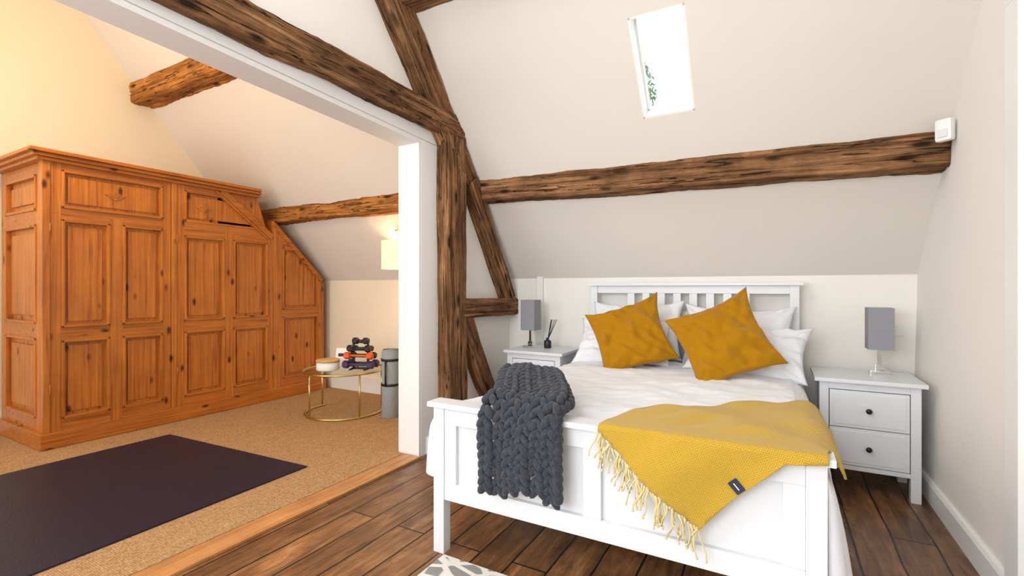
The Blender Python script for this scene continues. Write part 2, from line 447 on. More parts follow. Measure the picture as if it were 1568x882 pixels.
b = B('trim'); b.box(-4.5, -2.31, 3.795, 3.82, 0.012, 0.18, bev=0.004); b.done('baseboard_annex')
b = B('trim'); b.box(-5.45, -5.43, -1.4, 3.7, 0.012, 0.15, bev=0.004); b.done('baseboard_left')
b = B('trim'); b.box(-2.15, -2.125, 2.62, 3.8, 0, 0.115, bev=0.004); b.done('baseboard_partition')
b = B('trim')
b.box(xr(0) - 0.03, xr(0) + 0.04, 2.22, 2.33, 0, 2.15, bev=0.004)
b.box(xr(0) - 0.03, xr(0) + 0.04, 1.3, 1.41, 0, 2.15, bev=0.004)
b.box(xr(0) - 0.03, xr(0) + 0.05, 1.3, 2.33, 2.15, 2.26, bev=0.004)
b.box(xr(0) - 0.012, xr(0) + 0.03, 1.41, 2.22, 0.01, 2.15)
for z0, z1 in ((0.2, 0.95), (1.1, 2.0)):
    for y0, y1 in ((1.5, 1.77), (1.86, 2.13)):
        b.box(xr(0) - 0.018, xr(0), y0, y1, z0, z1, bev=0.004)
b.done('door_1')

# skylight
b = B('trim', 'glass')
def sk(x, y, o): 
    v = Vector((x, y, zc(y))) + NRM * o; return tuple(v)
def skbar(x0, x1, y0, y1, o0, o1, mi=0):
    b.prism([sk(x0, y0, o0), sk(x1, y0, o0), sk(x1, y1, o0), sk(x0, y1, o0)], NRM * (o1 - o0), mi)
x0, x1, y0, y1 = -0.735, -0.428, 2.65, 3.02
skbar(x0, x0 + 0.012, y0, y1, 0.0, 0.16); skbar(x1 - 0.012, x1, y0, y1, 0.0, 0.16)
skbar(x0, x1, y0, y0 + 0.008, 0.0, 0.16); skbar(x0, x1, y1 - 0.008, y1, 0.0, 0.16)
skbar(x0, x0 + 0.025, y0, y1, 0.10, 0.14); skbar(x1 - 0.025, x1, y0, y1, 0.10, 0.14)
skbar(x0, x1, y0, y0 + 0.015, 0.10, 0.14); skbar(x0, x1, y1 - 0.015, y1, 0.10, 0.14)
skbar(x0 + 0.02, x1 - 0.02, y0 + 0.01, y1 - 0.01, 0.12, 0.124, 1)
b.done('window_1')

# tree outside, seen through the skylight
b = B('leaf', 'bark')
b.tube([(-2.6, 8.9, -3), (-2.55, 8.9, 1), (-2.5, 8.85, 3.4), (-2.4, 8.8, 4.9)], 0.16, 10, 1, taper=0.3)
lb = bmesh.new()
for k in range(1500):
    d = Vector((random.gauss(0, 1), random.gauss(0, 1), random.gauss(0, 1))).normalized() * (random.random() ** 0.4)
    c = Vector((-2.42, 8.8, 4.75)) + Vector((d.x * 0.5, d.y * 0.6, d.z * 0.75))
    a = Vector((random.gauss(0, 1), random.gauss(0, 1), random.gauss(0, 1))).normalized(); e = a.orthogonal().normalized()
    s = random.uniform(0.025, 0.045)
    vs = [lb.verts.new(c + a * s * 1.5), lb.verts.new(c + e * s * 0.6), lb.verts.new(c - a * s * 1.5), lb.verts.new(c - e * s * 0.6)]
    lb.faces.new(vs)
b._add(lb, 0, False)
b.done('tree')

# ------------------------------------------------------------------ beams
def beam(name, p0, p1, w, h, matn='oak', parent=None, jit=0.012, seed=0, bow=0.0, side=Vector((1, 0, 0)), drift=1.0, crk=0.013):
    p0 = Vector(p0); p1 = Vector(p1); d = p1 - p0; Ln = d.length; d.normalize()
    s = (side - d * side.dot(d)).normalized(); u = d.cross(s).normalized()
    bm = bmesh.new(); F = 18; N = 4 * F; seg = max(6, int(Ln / 0.025)); rings = []
    rs = random.Random(seed)
    cr = [[(rs.uniform(-0.6, 0.6), rs.uniform(0, 50)) for _ in range(2)] for _ in range(4)]
    for i in range(seg + 1):
        x = Ln * i / seg; f = i / seg
        ring = []
        ox = 0.4 * drift * jit * noise.noise(Vector((x * 1.3, seed * 7.1, 0.3))); oz = 0.7 * drift * jit * noise.noise(Vector((x * 1.1, seed * 3.1, 9.3))) + bow * 4 * f * (1 - f)
        for j in range(N):
            k = j // F; t = -1 + 2 * (j % F) / F
            py, pz = [(1, t), (-t, 1), (-1, -t), (t, -1)][k]
            q_ = (abs(py) ** 9 + abs(pz) ** 9) ** (1 / 9)
            yy = py / q_ * w / 2; zz = pz / q_ * h / 2
            q = Vector((x * 3, yy * 10 + seed * 5, zz * 10)); q2 = Vector((x * 3.5, yy * 75 + seed * 5, zz * 75)); q3 = Vector((x * 22, yy * 34, zz * 34 + seed))
            nn = jit * noise.noise(q) * 0.6 + 0.5 * jit * min(0.1, noise.noise(q2)) + 0.25 * jit * noise.noise(q3)
            corner = max(0, (abs(t) - 0.72) / 0.28)
            nn -= 1.0 * jit * corner * max(0, noise.noise(Vector((x * 5, seed * 9 + round(j / F), 4))))
            for (c0, ph) in cr[k]:
                act = noise.noise(Vector((x * 1.3 + ph, ph, 0)))
                if act > -0.2:
                    sc_ = c0 + 0.35 * noise.noise(Vector((x * 0.9 + ph, 5, 0))) + 0.05 * noise.noise(Vector((x * 7, ph, 0)))
                    nn -= crk * min(1, (act + 0.2) * 4) * math.exp(-((t - sc_) / 0.075) ** 2)
            if k == 0: yy += nn
            elif k == 1: zz += nn
            elif k == 2: yy -= nn
            else: zz -= nn
            ring.append(bm.verts.new((x, yy + ox, zz + oz)))
        rings.append(ring)
    for i in range(seg):
        for j in range(N):
            bm.faces.new((rings[i][j], rings[i][(j + 1) % N], rings[i + 1][(j + 1) % N], rings[i + 1][j]))
    bm.faces.new(rings[0][::-1]); bm.faces.new(rings[-1])
    bmesh.ops.recalc_face_normals(bm, faces=bm.faces)
    for f in bm.faces: f.smooth = True
    me = bpy.data.meshes.new(name); bm.to_mesh(me); bm.free(); me.materials.append(M[matn])
    o = bpy.data.objects.new(name, me); S.collection.objects.link(o)
    R = Matrix((d, s, u)).transposed().to_4x4(); R.translation = p0
    o.matrix_world = R
    if parent: o.parent = parent
    return o

tr = empty('timber_roof_truss')
XB = -2.135; TW = 0.17
beam('post', (XB, 2.875, 0), (XB, 2.86, 2.32), TW, 0.265, parent=tr, seed=1, jit=0.012, crk=0.018)
beam('tie_beam', (XB, -1.38, 2.395), (XB, 2.96, 2.345), TW + 0.01, 0.17, parent=tr, seed=2, jit=0.02, drift=0.6)
def yc(z): return 3.82 - (z - 1.245) / SL
beam('principal_rafter', (XB, yc(3.85) - 0.16, 3.85), (XB, yc(1.98) - 0.16, 1.98), TW, 0.24, parent=tr, seed=3, jit=0.018)
beam('lower_rafter', (XB, 3.09, 2.0), (XB, 3.71, 1.06), TW - 0.01, 0.15, parent=tr, seed=4)
beam('sole_beam', (XB, 2.94, 1.0), (XB, 3.8, 0.995), TW - 0.005, 0.15, parent=tr, seed=5)
beam('brace', (XB, 3.01, 0.95), (XB, 3.52, 0.1), TW - 0.03, 0.17, parent=tr, seed=6, bow=0.03)
beam('purlin_beam', (-2.12, 3.285, 1.942), (0.775, 3.315, 1.875), 0.2, 0.185, seed=7, side=Vector((0, 1, 0)), jit=0.018)
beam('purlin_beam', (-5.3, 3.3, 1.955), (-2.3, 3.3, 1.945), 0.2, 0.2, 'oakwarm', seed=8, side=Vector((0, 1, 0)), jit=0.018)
beam('purlin_beam', (-2.12, 2.33, 3.05), (0.85, 2.33, 3.05), 0.2, 0.2, seed=9, side=Vector((0, 1, 0)), jit=0.016)
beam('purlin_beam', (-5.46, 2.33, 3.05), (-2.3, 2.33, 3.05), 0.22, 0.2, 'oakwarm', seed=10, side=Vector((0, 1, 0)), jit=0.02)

# ------------------------------------------------------------------ annex floor
b = B('carpet')
pts = [(-5.445, -1.39, 0.0005), (-5.445, 3.815, 0.0005), (-2.32, 3.815, 0.0005), (-2.32, 2.53, 0.0005)]
y = 2.53
while y > -1.39:
    pts.append((-2.265 + random.uniform(-0.006, 0.006), y, 0.0005)); y -= 0.02
b.prism(pts, (0, 0, 0.0115)); b.done('sisal_carpet')
b = B('thresh'); b.box(-2.255, -2.12, -1.39, 2.53, 0, 0.014, bev=0.003); b.done('trim_2')
b = B('yoga')
b.prism([(-4.14, 0.1, 0.0125), (-2.58, 0.1, 0.0125), (-2.63, 2.03, 0.0125), (-4.14, 1.95, 0.0125)], (0, 0, 0.008)); b.done('exercise_mat')
b = B('rug'); b.box(-1.26, 0.35, 0.2, 1.66, 0.0, 0.008); b.done('area_rug')

# ------------------------------------------------------------------ wardrobe (front faces +X)
XF = -4.53; XK = -5.37
b = B('pine', 'pineh')
def frame(b, y0, y1, z0, z1, cols, rows, x=XF):
    x1 = x; x0 = x - 0.036
    cs = sorted(cols); rs = sorted(rows)
    cur = y0
    for a, c in cs:
        b.box(x0, x1, cur + 0.0005, a, z0, z1, 0, 0.002); cur = c
    b.box(x0, x1, cur, y1, z0, z1, 0, 0.002)
    for a, c in cs:
        cur = z0
        for p, q in rs:
            b.box(x0, x1 - 0.001, a, c, cur, p, 1, 0.0015); cur = q
        b.box(x0, x1 - 0.001, a, c, cur, z1, 1, 0.0015)
        for p, q in rs:
            b.box(x0, x0 + 0.008, a, c, p, q, 0)
            m = 0.02
            b.box(x0, x1 + 0.008, a, a + m, p, q, 0, 0.006); b.box(x0, x1 + 0.008, c - m, c, p, q, 0, 0.006)
            b.box(x0, x1 + 0.008, a, c, p, p + m, 1, 0.006); b.box(x0, x1 + 0.008, a, c, q - m, q, 1, 0.006)
            b.box(x0, x0 + 0.02, a + 0.042, c - 0.042, p + 0.042, q - 0.042, 0, 0.008)
def sloperail(b, ya, za, yb, zb, w, x0, x1):
    L_ = math.hypot(yb - ya, zb - za)
    ang = math.atan2(zb - za, yb - ya)
    b.box(0, L_, -w / 2, w / 2, x0, x1, 1, 0.004, Matrix(((0, 0, 1, 0), (math.cos(ang), -math.sin(ang), 0, ya), (math.sin(ang), math.cos(ang), 0, za), (0, 0, 0, 1))))
b.box(XK, XF - 0.06, 1.36, 3.09, 0.02, 1.70)
frame(b, 1.37, 2.145, 0.13, 1.70, [(1.43, 1.72), (1.80, 2.085)], [(0.21, 0.78), (0.87, 1.66)])
frame(b, 1.37, 2.145, 1.70, 2.07, [(1.43, 2.085)], [(1.74, 2.02)])
b.box(XF - 0.06, XF + 0.008, 2.148, 2.188, 0.13, 2.07, 0, 0.005)
b.box(XF - 0.06, XF + 0.012, 1.325, 1.367, 0.13, 2.07, 0, 0.005)
d2 = B('pine', 'pineh')
frame(d2, 2.19, 3.09, 0.13, 1.70, [(2.25, 2.60), (2.68, 3.03)], [(0.21, 0.78), (0.87, 1.62)])
frame(d2, 2.19, 3.09, 1.70, 2.07, [(2.25, 3.03)], [(1.74, 2.02)])
d2.cutplane((0, 2.60, 2.07), (0, 0.39, 0.50))
b.merge(d2)
sloperail(b, 2.57, 2.07, 3.08, 1.68, 0.06, XF - 0.03, XF + 0.01)
sloperail(b, 2.515, 2.055, 3.03, 1.66, 0.018, XF - 0.03, XF + 0.016)
up = B('pine', 'pineh')
up.box(XK, XF - 0.06, 1.36, 3.05, 1.70, 2.06)
up.box(XF - 0.055, XF - 0.028, 2.55, 3.12, 1.6, 2.06, 0)
up.box(XK, XF + 0.035, 1.29, 3.1, 2.06, 2.085, 1, 0.006)
up.box(XK, XF + 0.06, 1.265, 3.1, 2.085, 2.11, 1, 0.008)
up.box(XK, XF + 0.085, 1.24, 3.1, 2.11, 2.135, 1, 0.006)
up.cutplane((0, 2.91, 2.135), (0, 0.335, 0.11))
b.merge(up)
s3 = B('pine', 'pineh')
s3.box(XK, XF - 0.045, 3.09, 3.74, 0.02, 1.95)
s3.box(XF - 0.06, XF + 0.008, 3.092, 3.135, 0.13, 1.95, 0, 0.005)
frame(s3, 3.14, 3.72, 0.13, 1.9, [(3.2, 3.65)], [(0.21, 0.86), (0.93, 1.58)], x=XF - 0.004)
s3.cutplane((0, 3.12, 1.82), (0, 0.575, 0.57))
b.merge(s3)
sloperail(b, 3.10, 1.815, 3.69, 1.245, 0.045, XF - 0.05, XF + 0.012)
b.box(XK, XF + 0.025, 1.31, 3.73, 0.013, 0.13, 1, 0.008)
for yy in (1.757, 2.42):
    for s_, o_ in ((0.034, 0.0), (0.02, 0.004)):
        b.box(-s_, s_, -s_, s_, -0.005, 0.005 + o_, 1 if o_ else 0, 0.003, Matrix.Translation((XF - 0.012, yy, 1.885)) @ Matrix.Diagonal((1, 1.4, 0.85, 1)) @ Matrix.Rotation(math.pi / 4, 4, 'X') @ Matrix.Rotation(math.pi / 2, 4, 'Y'))
for a, c in ((XK, XK + 0.1), (-4.66, -4.56)):
    b.box(a, c, 1.335, 1.362, 0.13, 2.06, 0, 0.002)
xa = XK + 0.1
for p, q in ((0.13, 0.22), (0.80, 0.9), (1.62, 1.72), (1.98, 2.06)):
    b.box(xa, -4.66, 1.336, 1.362, p, q, 1, 0.002)
for p, q in ((0.22, 0.80), (0.9, 1.62), (1.72, 1.98)):
    b.box(xa, xa + 0.02, 1.328, 1.36, p, q, 0, 0.004); b.box(-4.68, -4.66, 1.328, 1.36, p, q, 0, 0.004)
    b.box(xa, -4.66, 1.328, 1.36, p, p + 0.02, 1, 0.004); b.box(xa, -4.66, 1.328, 1.36, q - 0.02, q, 1, 0.004)
    b.box(xa + 0.07, -4.73, 1.346, 1.36, p + 0.06, q - 0.06, 0, 0.005)
for yy in (1.366, 2.19):
    for z in (0.4, 1.55):
        b.cyl(0.005, z, z + 0.07, (XF + 0.012, yy, 0), 8, 1)
b.done('pine_wardrobe')

# ------------------------------------------------------------------ bed
BX0, BX1, FY, HY = -1.325, 0.13, 1.67, 3.70
b = B('furn')
for a, c in ((BX0, BX0 + 0.055), (BX1 - 0.055, BX1)):
    b.box(a, c, FY, FY + 0.05, 0, 0.64, 0, 0.003)
    b.box(a, c, HY, HY + 0.05, 0, 1.175, 0, 0.003)
b.box(BX0 - 0.02, BX1 + 0.02, FY - 0.022, FY + 0.072, 0.64, 0.662, 0, 0.004)
b.box(BX0 + 0.05, BX1 - 0.05, FY + 0.028, FY + 0.034, 0.24, 0.63)
b.box(BX0 + 0.055, BX1 - 0.055, FY + 0.006, FY + 0.04, 0.565, 0.64, 0, 0.003)
b.box(BX0 + 0.055, BX1 - 0.055, FY + 0.006, FY + 0.04, 0.235, 0.31, 0, 0.003)
mid = (BX0 + BX1) / 2
b.box(mid - 0.035, mid + 0.035, FY + 0.0075, FY + 0.04, 0.31, 0.565, 0, 0.003)
for a in (BX0 + 0.055, BX1 - 0.115):
    b.box(a, a + 0.06, FY + 0.0075, FY + 0.04, 0.31, 0.565, 0, 0.003)
b.box(BX0 - 0.025, BX1 + 0.025, HY - 0.02, HY + 0.07, 1.177, 1.2, 0, 0.004)
b.box(BX0 + 0.055, BX1 - 0.055, HY + 0.01, HY + 0.04, 1.12, 1.177, 0, 0.002)
b.box(BX0 + 0.055, BX1 - 0.055, HY + 0.01, HY + 0.04, 0.93, 0.985, 0, 0.002)
b.box(BX0 + 0.055, BX1 - 0.055, HY + 0.018, HY + 0.034, 0.3, 0.93)
x = BX0 + 0.055 + 0.27; e = BX1 - 0.055 - 0.27; n = 8
stp = (e - x) / (n - 1)
for i in range(n):
    b.box(x + i * stp - 0.027, x + i * stp + 0.027, HY + 0.015, HY + 0.035, 0.985, 1.12, 0, 0.0015)
for a in (BX0 + 0.012, BX1 - 0.037):
    b.box(a, a + 0.025, FY + 0.05, HY, 0.22, 0.38, 0, 0.002)
b.box(BX0 + 0.037, BX1 - 0.037, FY + 0.05, HY, 0.27, 0.3)
b.done('bed')
b = B('linen'); b.box(BX0 + 0.045, BX1 - 0.045, FY + 0.055, HY - 0.01, 0.302, 0.56, 0, 0.03); b.done('mattress')

def fb(v, k, s):
    return noise.noise(Vector((v[0] * k + s, v[1] * k, v[2] * k)))
def catmull(pts, n):
    out = []
    P = [pts[0]] + list(pts) + [pts[-1]]
    m = len(pts) - 1
    for i in range(n + 1):
        t = i / n * m; k = min(int(t), m - 1); f = t - k
        p0, p1, p2, p3 = [Vector(q) for q in P[k:k + 4]]
        out.append(0.5 * ((2 * p1) + (-p0 + p2) * f + (2 * p0 - 5 * p1 + 4 * p2 - p3) * f * f + (-p0 + 3 * p1 - 3 * p2 + p3) * f ** 3))
    return out
prof = catmull([(-1.41, 0.30), (-1.40, 0.42), (-1.375, 0.55), (-1.30, 0.612), (-1.1, 0.628), (-0.8, 0.632), (-0.5, 0.636), (-0.2, 0.632), (0.0, 0.625), (0.09, 0.605), (0.145, 0.54), (0.17, 0.4), (0.19, 0.2)], 150)
bm = bmesh.new(); NY = 130; grid = []
CL = 5
for j in range(-CL, NY + 1):
    f = max(0, j) / NY; yy = FY + 0.075 + (3.42 - FY - 0.075) * f
    row = []
    for i, p in enumerate(prof):
        side = 0
        if p.x < -1.3: side = -min(1, (-1.3 - p.x) / 0.08)
        if p.x > 0.08: side = min(1, (p.x - 0.08) / 0.06)
        x, z, yv = p.x, p.y, yy
        wr = 0.016 * fb((x * 1.0 + yy * 0.5, yy, 0), 3.2, 4) + 0.009 * fb((x + 0.4 * yy, yy * 1.2, 1), 8, 1) + 0.013 * abs(fb((x - yy, yy, 1), 6, 7)) + 0.005 * fb((x + yy, yy - x, 1), 18, 7)
        if side == 0:
            z += wr + 0.008
        else:
            s = abs(side)
            fold = 0.022 * math.sin(yy * 11 + 1.5 * fb((yy, 0, 0), 2, 3)) * max(0, (0.6 - z) / 0.3)
            x += math.copysign(1, side) * (fold * 0.8 + wr) * s
            z += 0.03 * fb((yy, 3, 0), 2.5, 0) * max(0, (0.5 - z) / 0.3) + wr * (1 - s)
        if f < 0.05 and side == 0: z -= 0.02 * (1 - f / 0.05)
        if j < 0:
            q = -j / CL
            yv = yy - 0.03 * math.sin(q * math.pi / 2)
            if side != 0:
                tx = BX1 + 0.004 if side > 0 else BX0 - 0.004
                x = x + (tx - x) * (1 - math.cos(q * math.pi / 2)) if (side > 0 and x > tx) or (side < 0 and x < tx) else x
                yv = yy - 0.05 * math.sin(q * math.pi / 2) * abs(side)
            else:
                z -= 0.03 * q; yv = yy - 0.004 * q
        row.append(bm.verts.new((x, yv, z)))
    grid.append(row)
for j in range(len(grid) - 1):
    for i in range(len(prof) - 1):
        bm.faces.new((grid[j][i], grid[j][i + 1], grid[j + 1][i + 1], grid[j + 1][i])).smooth = True
me = bpy.data.meshes.new('duvet'); bm.to_mesh(me); bm.free(); me.materials.append(M['linen'])
o = bpy.data.objects.new('duvet', me); S.collection.objects.link(o)
sm = o.modifiers.new('thick', 'SOLIDIFY'); sm.thickness = 0.012; sm.offset = -1

def pillow(name, w, h, t, matn, loc, yaw, lean, roll, seed=0, n=48, sag=0.0, pw=0.42, wr=0.012, tc=0.0):
    bm = bmesh.new()
    for sgn in (1, -1):
        g = []
        for j in range(n + 1):
            row = []
            for i in range(n + 1):
                u = -1 + 2 * i / n; v = -1 + 2 * j / n
                u = math.copysign(abs(u) ** 0.85, u); v = math.copysign(abs(v) ** 0.85, v)
                x = w / 2 * u * (1 - 0.12 * (1 - v * v) * u * u); y = h / 2 * v * (1 - 0.12 * (1 - u * u) * v * v)
                cc = max(0, (1 + u) / 2) * max(0, (1 + v) / 2); cc = cc ** 4
                x += tc * cc; y += tc * cc
                th = (max(0, (1 - u * u) * (1 - v * v))) ** pw
                z = sgn * t / 2 * th
                k = min(1, th * 2)
                z += wr * k * noise.noise(Vector((u * 2.2 + seed * 3.3, v * 2.2, sgn * 2 + seed))) + wr * 0.5 * k * noise.noise(Vector((u * 5 + v * 3 + seed, v * 4 - u * 2, sgn)))
                z -= sgn * wr * 0.6 * k * max(0, 0.35 - abs(noise.noise(Vector(((u + v) * 2.0 + seed, (v - u) * 0.9, sgn * 3))))) * 2
                z += wr * 0.35 * k * math.sin(9 * math.atan2(abs(v) - 1.05, abs(u) - 1.05)) * abs(u * v)
                z += 0.03 * (abs(u * v)) ** 6 * noise.noise(Vector((u * 0.7 + seed, v * 0.7, 2)))
                y -= sag * (1 - u * u) * max(0, v)
                row.append(bm.verts.new((x, y, z)))
            g.append(row)
        for j in range(n):
            for i in range(n):
                q = (g[j][i], g[j][i + 1], g[j + 1][i + 1], g[j + 1][i])
                bm.faces.new(q if sgn > 0 else q[::-1]).smooth = True
    bmesh.ops.remove_doubles(bm, verts=bm.verts, dist=0.0004)
    me = bpy.data.meshes.new(name); bm.to_mesh(me); bm.free(); me.materials.append(M[matn])
    o = bpy.data.objects.new(name, me); S.collection.objects.link(o)
    o.matrix_world = Matrix.Translation(loc) @ Matrix.Rotation(yaw, 4, 'Z') @ Matrix.Rotation(math.radians(90) - lean, 4, 'X') @ Matrix.Rotation(roll, 4, 'Z')
    return o
R = math.radians
pillow('pillow', 0.7, 0.46, 0.18, 'linen', (-0.93, 3.56, 0.85), 0, R(24), R(1), 1, sag=0.02, wr=0.035)
pillow('pillow', 0.7, 0.46, 0.18, 'linen', (-0.24, 3.56, 0.83), 0, R(24), R(-1), 2, sag=0.02, wr=0.035)
pillow('pillow', 0.68, 0.44, 0.16, 'linen', (-0.97, 3.38, 0.78), R(3), R(48), R(2), 3, sag=0.02, wr=0.035)
pillow('pillow', 0.70, 0.44, 0.17, 'linen', (-0.17, 3.36, 0.77), R(-3), R(48), R(-4), 4, sag=0.02, wr=0.035)
pillow('cushion', 0.49, 0.49, 0.16, 'velvet', (-0.855, 3.15, 0.84), R(12), R(34), R(19), 5, wr=0.035, tc=0.035)
pillow('cushion', 0.50, 0.50, 0.16, 'velvet', (-0.28, 3.03, 0.855), R(8), R(34), R(24), 6, wr=0.035, tc=0.035)

# ------------------------------------------------------------------ chunky knitted throw
path = catmull([(2.20, 0.70), (2.14, 0.745), (2.03, 0.765), (1.92, 0.755), (1.82, 0.73), (1.72, 0.712), (1.65, 0.70), (1.62, 0.655), (1.612, 0.58), (1.61, 0.5), (1.612, 0.44), (1.615, 0.385)], 400)
acc = [0]
for i in range(1, len(path)): acc.append(acc[-1] + (path[i] - path[i - 1]).length)
tot = acc[-1]
def at(s):
    s = max(0, min(tot, s))
    for i in range(1, len(acc)):
        if acc[i] >= s:
            f = (s - acc[i - 1]) / max(1e-9, acc[i] - acc[i - 1])
            return path[i - 1].lerp(path[i], f), (path[i] - path[i - 1]).normalized()
b = B('knit')
rows = int(tot / 0.035); cols = 6; cw = 0.054
CX0, CX1 = -1.12, -0.868
for r in range(rows + 1):
    s = tot * r / rows
    p, tg = at(s)
    f = r / rows
    cx = CX0 + (CX1 - CX0) * min(1, f / 0.55)
    wid = 0.72 + 0.28 * min(1, f / 0.5)
    T = Vector((0, tg.x, tg.y)); A = Vector((1, 0, 0)); Nn = A.cross(T).normalized()
    if Nn.y > 0 and f > 0.5: Nn = -Nn
    if Nn.z < 0 and f <= 0.5: Nn = -Nn
    for c in range(cols):
        xo = (c - (cols - 1) / 2) * cw * wid
        bulge = 0.03 * noise.noise(Vector((xo * 9, s * 3, 1)))
        sag = 0.02 * math.sin(c * 1.3 + 0.5) * min(1, f / 0.6)
        for sg in (-1, 1):
            ctr = Vector((cx + xo + sg * 0.0135 * wid, p.x, p.y)) + Nn * (0.012 + bulge) + T * (random.uniform(-0.005, 0.005) + sag)
            ctr.x += 0.014 * noise.noise(Vector((s * 7, c * 1.7, 0)))
            di = (T * 0.82 + A * (sg * 0.57)).normalized()
            a2 = Nn.cross(di).normalized()
            ln = 0.031 * random.uniform(0.95, 1.1); rd = 0.0165 * random.uniform(0.88, 1.12)
            mx = Matrix((di * ln, a2 * rd, Nn * rd * 1.2)).transposed().to_4x4(); mx.translation = ctr
            b.ell(mx, 0, 9, 8)
for sg in (-1, 1):
    for r in range(rows + 1):
        s = tot * r / rows; p, tg = at(s); f = r / rows
        cx = CX0 + (CX1 - CX0) * min(1, f / 0.55); wid = 0.72 + 0.28 * min(1, f / 0.5)
        T = Vector((0, tg.x, tg.y)); A = Vector((1, 0, 0)); Nn = A.cross(T).normalized()
        ctr = Vector((cx + sg * (cols / 2 * cw * wid + 0.002) + 0.012 * noise.noise(Vector((s * 9, sg * 3, 0))), p.x, p.y))
        mx = Matrix((T * 0.027, A * 0.02, Nn * 0.024)).transposed().to_4x4(); mx.translation = ctr
        b.ell(mx, 0, 9, 8)
b.done('chunky_knit_throw')

# ------------------------------------------------------------------ mustard herringbone throw
def mapc(x, t):
    zt = 0.668
    n1 = 0.018 * noise.noise(Vector((x * 5, t * 5, 2.0))) + 0.012 * noise.noise(Vector((x * 10 + t * 6, t * 10, 5.0)))
    if t >= 0:
        r = 0.012
        if t < 0.02:
            a = t / 0.02 * math.pi / 2
            Y = FY - 0.02 - r * math.sin(a); Z = zt + 0.004 - r * (1 - math.cos(a))
        else:
            Y = FY - 0.032; Z = zt - 0.008 - (t - 0.02)
            Y -= 0.02 * min(1, (t - 0.02) / 0.1) * (0.6 + 0.8 * math.sin(x * 16 + t * 6)) + abs(n1) * 0.6
    else:
        Y = FY - 0.02 - t
        k = min(1, max(0, (-t - 0.09) / 0.07)); k = k * k * (3 - 2 * k)
        Z = zt + 0.004 + (0.673 - zt) * k + n1 * (0.15 + 0.85 * k) 
    X = x
    if x > 0.08:
        d = x - 0.08
        w = min(1, max(0, (-t - 0.07) / 0.05))
        X = 0.08 + min(d, 0.05) * 1.0 + 0.2 * max(0, d - 0.05)
        if t < 0:
            Z -= w * (max(0, d - 0.02) * 0.95)
            X += w * 0.04 * min(1, d / 0.1)
    return Vector((X, Y, Z))
poly = [(-0.56, 0.03), (-0.40, 0.17), (-0.22, 0.30), (-0.12, 0.18), (0.02, 0.045), (0.13, 0.03), (0.145, -0.05), (0.19, -0.10), (0.25, -0.24), (0.23, -0.38), (0.12, -0.74), (-0.10, -0.60), (-0.49, -0.24), (-0.55, -0.06)]
bm = bmesh.new(); bm.faces.new([bm.verts.new((x, t, 0)) for x, t in poly])
def cut(ax, lo, hi, st):
    v = lo
    while v < hi:
        co = (v, 0, 0) if ax == 0 else (0, v, 0); no = (1, 0, 0) if ax == 0 else (0, 1, 0)
        bmesh.ops.bisect_plane(bm, geom=bm.verts[:] + bm.edges[:] + bm.faces[:], plane_co=co, plane_no=no)
        v += st
cut(0, -0.55, 0.36, 0.0173); cut(1, -0.73, 0.3, 0.0171); cut(1, 0.0011, 0.022, 0.005)
uvl = bm.loops.layers.uv.new('UVMap')
for f in bm.faces:
    f.smooth = True
    for l in f.loops:
        c, s = math.cos(0.5), math.sin(0.5)
        l[uvl].uv = (l.vert.co.x * c - l.vert.co.y * s + 3, l.vert.co.x * s + l.vert.co.y * c + 3)
for v in bm.verts: v.co = mapc(v.co.x, v.co.y)
bmesh.ops.recalc_face_normals(bm, faces=bm.faces)
me = bpy.data.meshes.new('blanket_cloth'); bm.to_mesh(me); bm.free(); me.materials.append(M['herring'])
e_ = empty('herringbone_throw_blanket')
o = bpy.data.objects.new('cloth', me); S.collection.objects.link(o); o.parent = e_
sm = o.modifiers.new('thick', 'SOLIDIFY'); sm.thickness = 0.007; sm.offset = 0
b = B('fringe')
E = [(-0.56, 0.03), (-0.40, 0.17), (-0.22, 0.30)]
K = 60
for i in range(K + 1):
    f = i / K * 2; k = min(int(f), 1); g = f - k
    x = E[k][0] + (E[k + 1][0] - E[k][0]) * g; t = E[k][1] + (E[k + 1][1] - E[k][1]) * g
    p = mapc(x, t); L_ = random.uniform(0.065, 0.1)
    dx = random.uniform(-0.5, 0.3); pts_ = []
    for q in range(6):
        h = q / 5
        pts_.append((p.x + dx * L_ * h + 0.005 * math.sin(h * 6 + i), p.y - 0.004 + 0.004 * math.sin(i * 2.1 + h * 3), p.z - L_ * h))
    b.tube(pts_, 0.0036, 5, 0, taper=0.6)
    b.ell(Matrix.Translation(pts_[-1]) @ Matrix.Diagonal((0.0045, 0.0045, 0.006, 1)))
b.done('fringe', parent=e_)
b = B('ink', 'paper')
p = mapc(-0.105, 0.135)
Lm = Matrix.Translation((p.x - 0.005, p.y - 0.01, p.z)) @ Matrix.Rotation(R(48), 4, 'Y')
b.box(-0.021, 0.021, -0.002, 0.002, -0.015, 0.015, 0, 0.0005, Lm)
b.box(-0.012, 0.012, -0.0026, 0.0, -0.002, 0.001, 1, 0, Lm)
b.done('label', parent=e_)

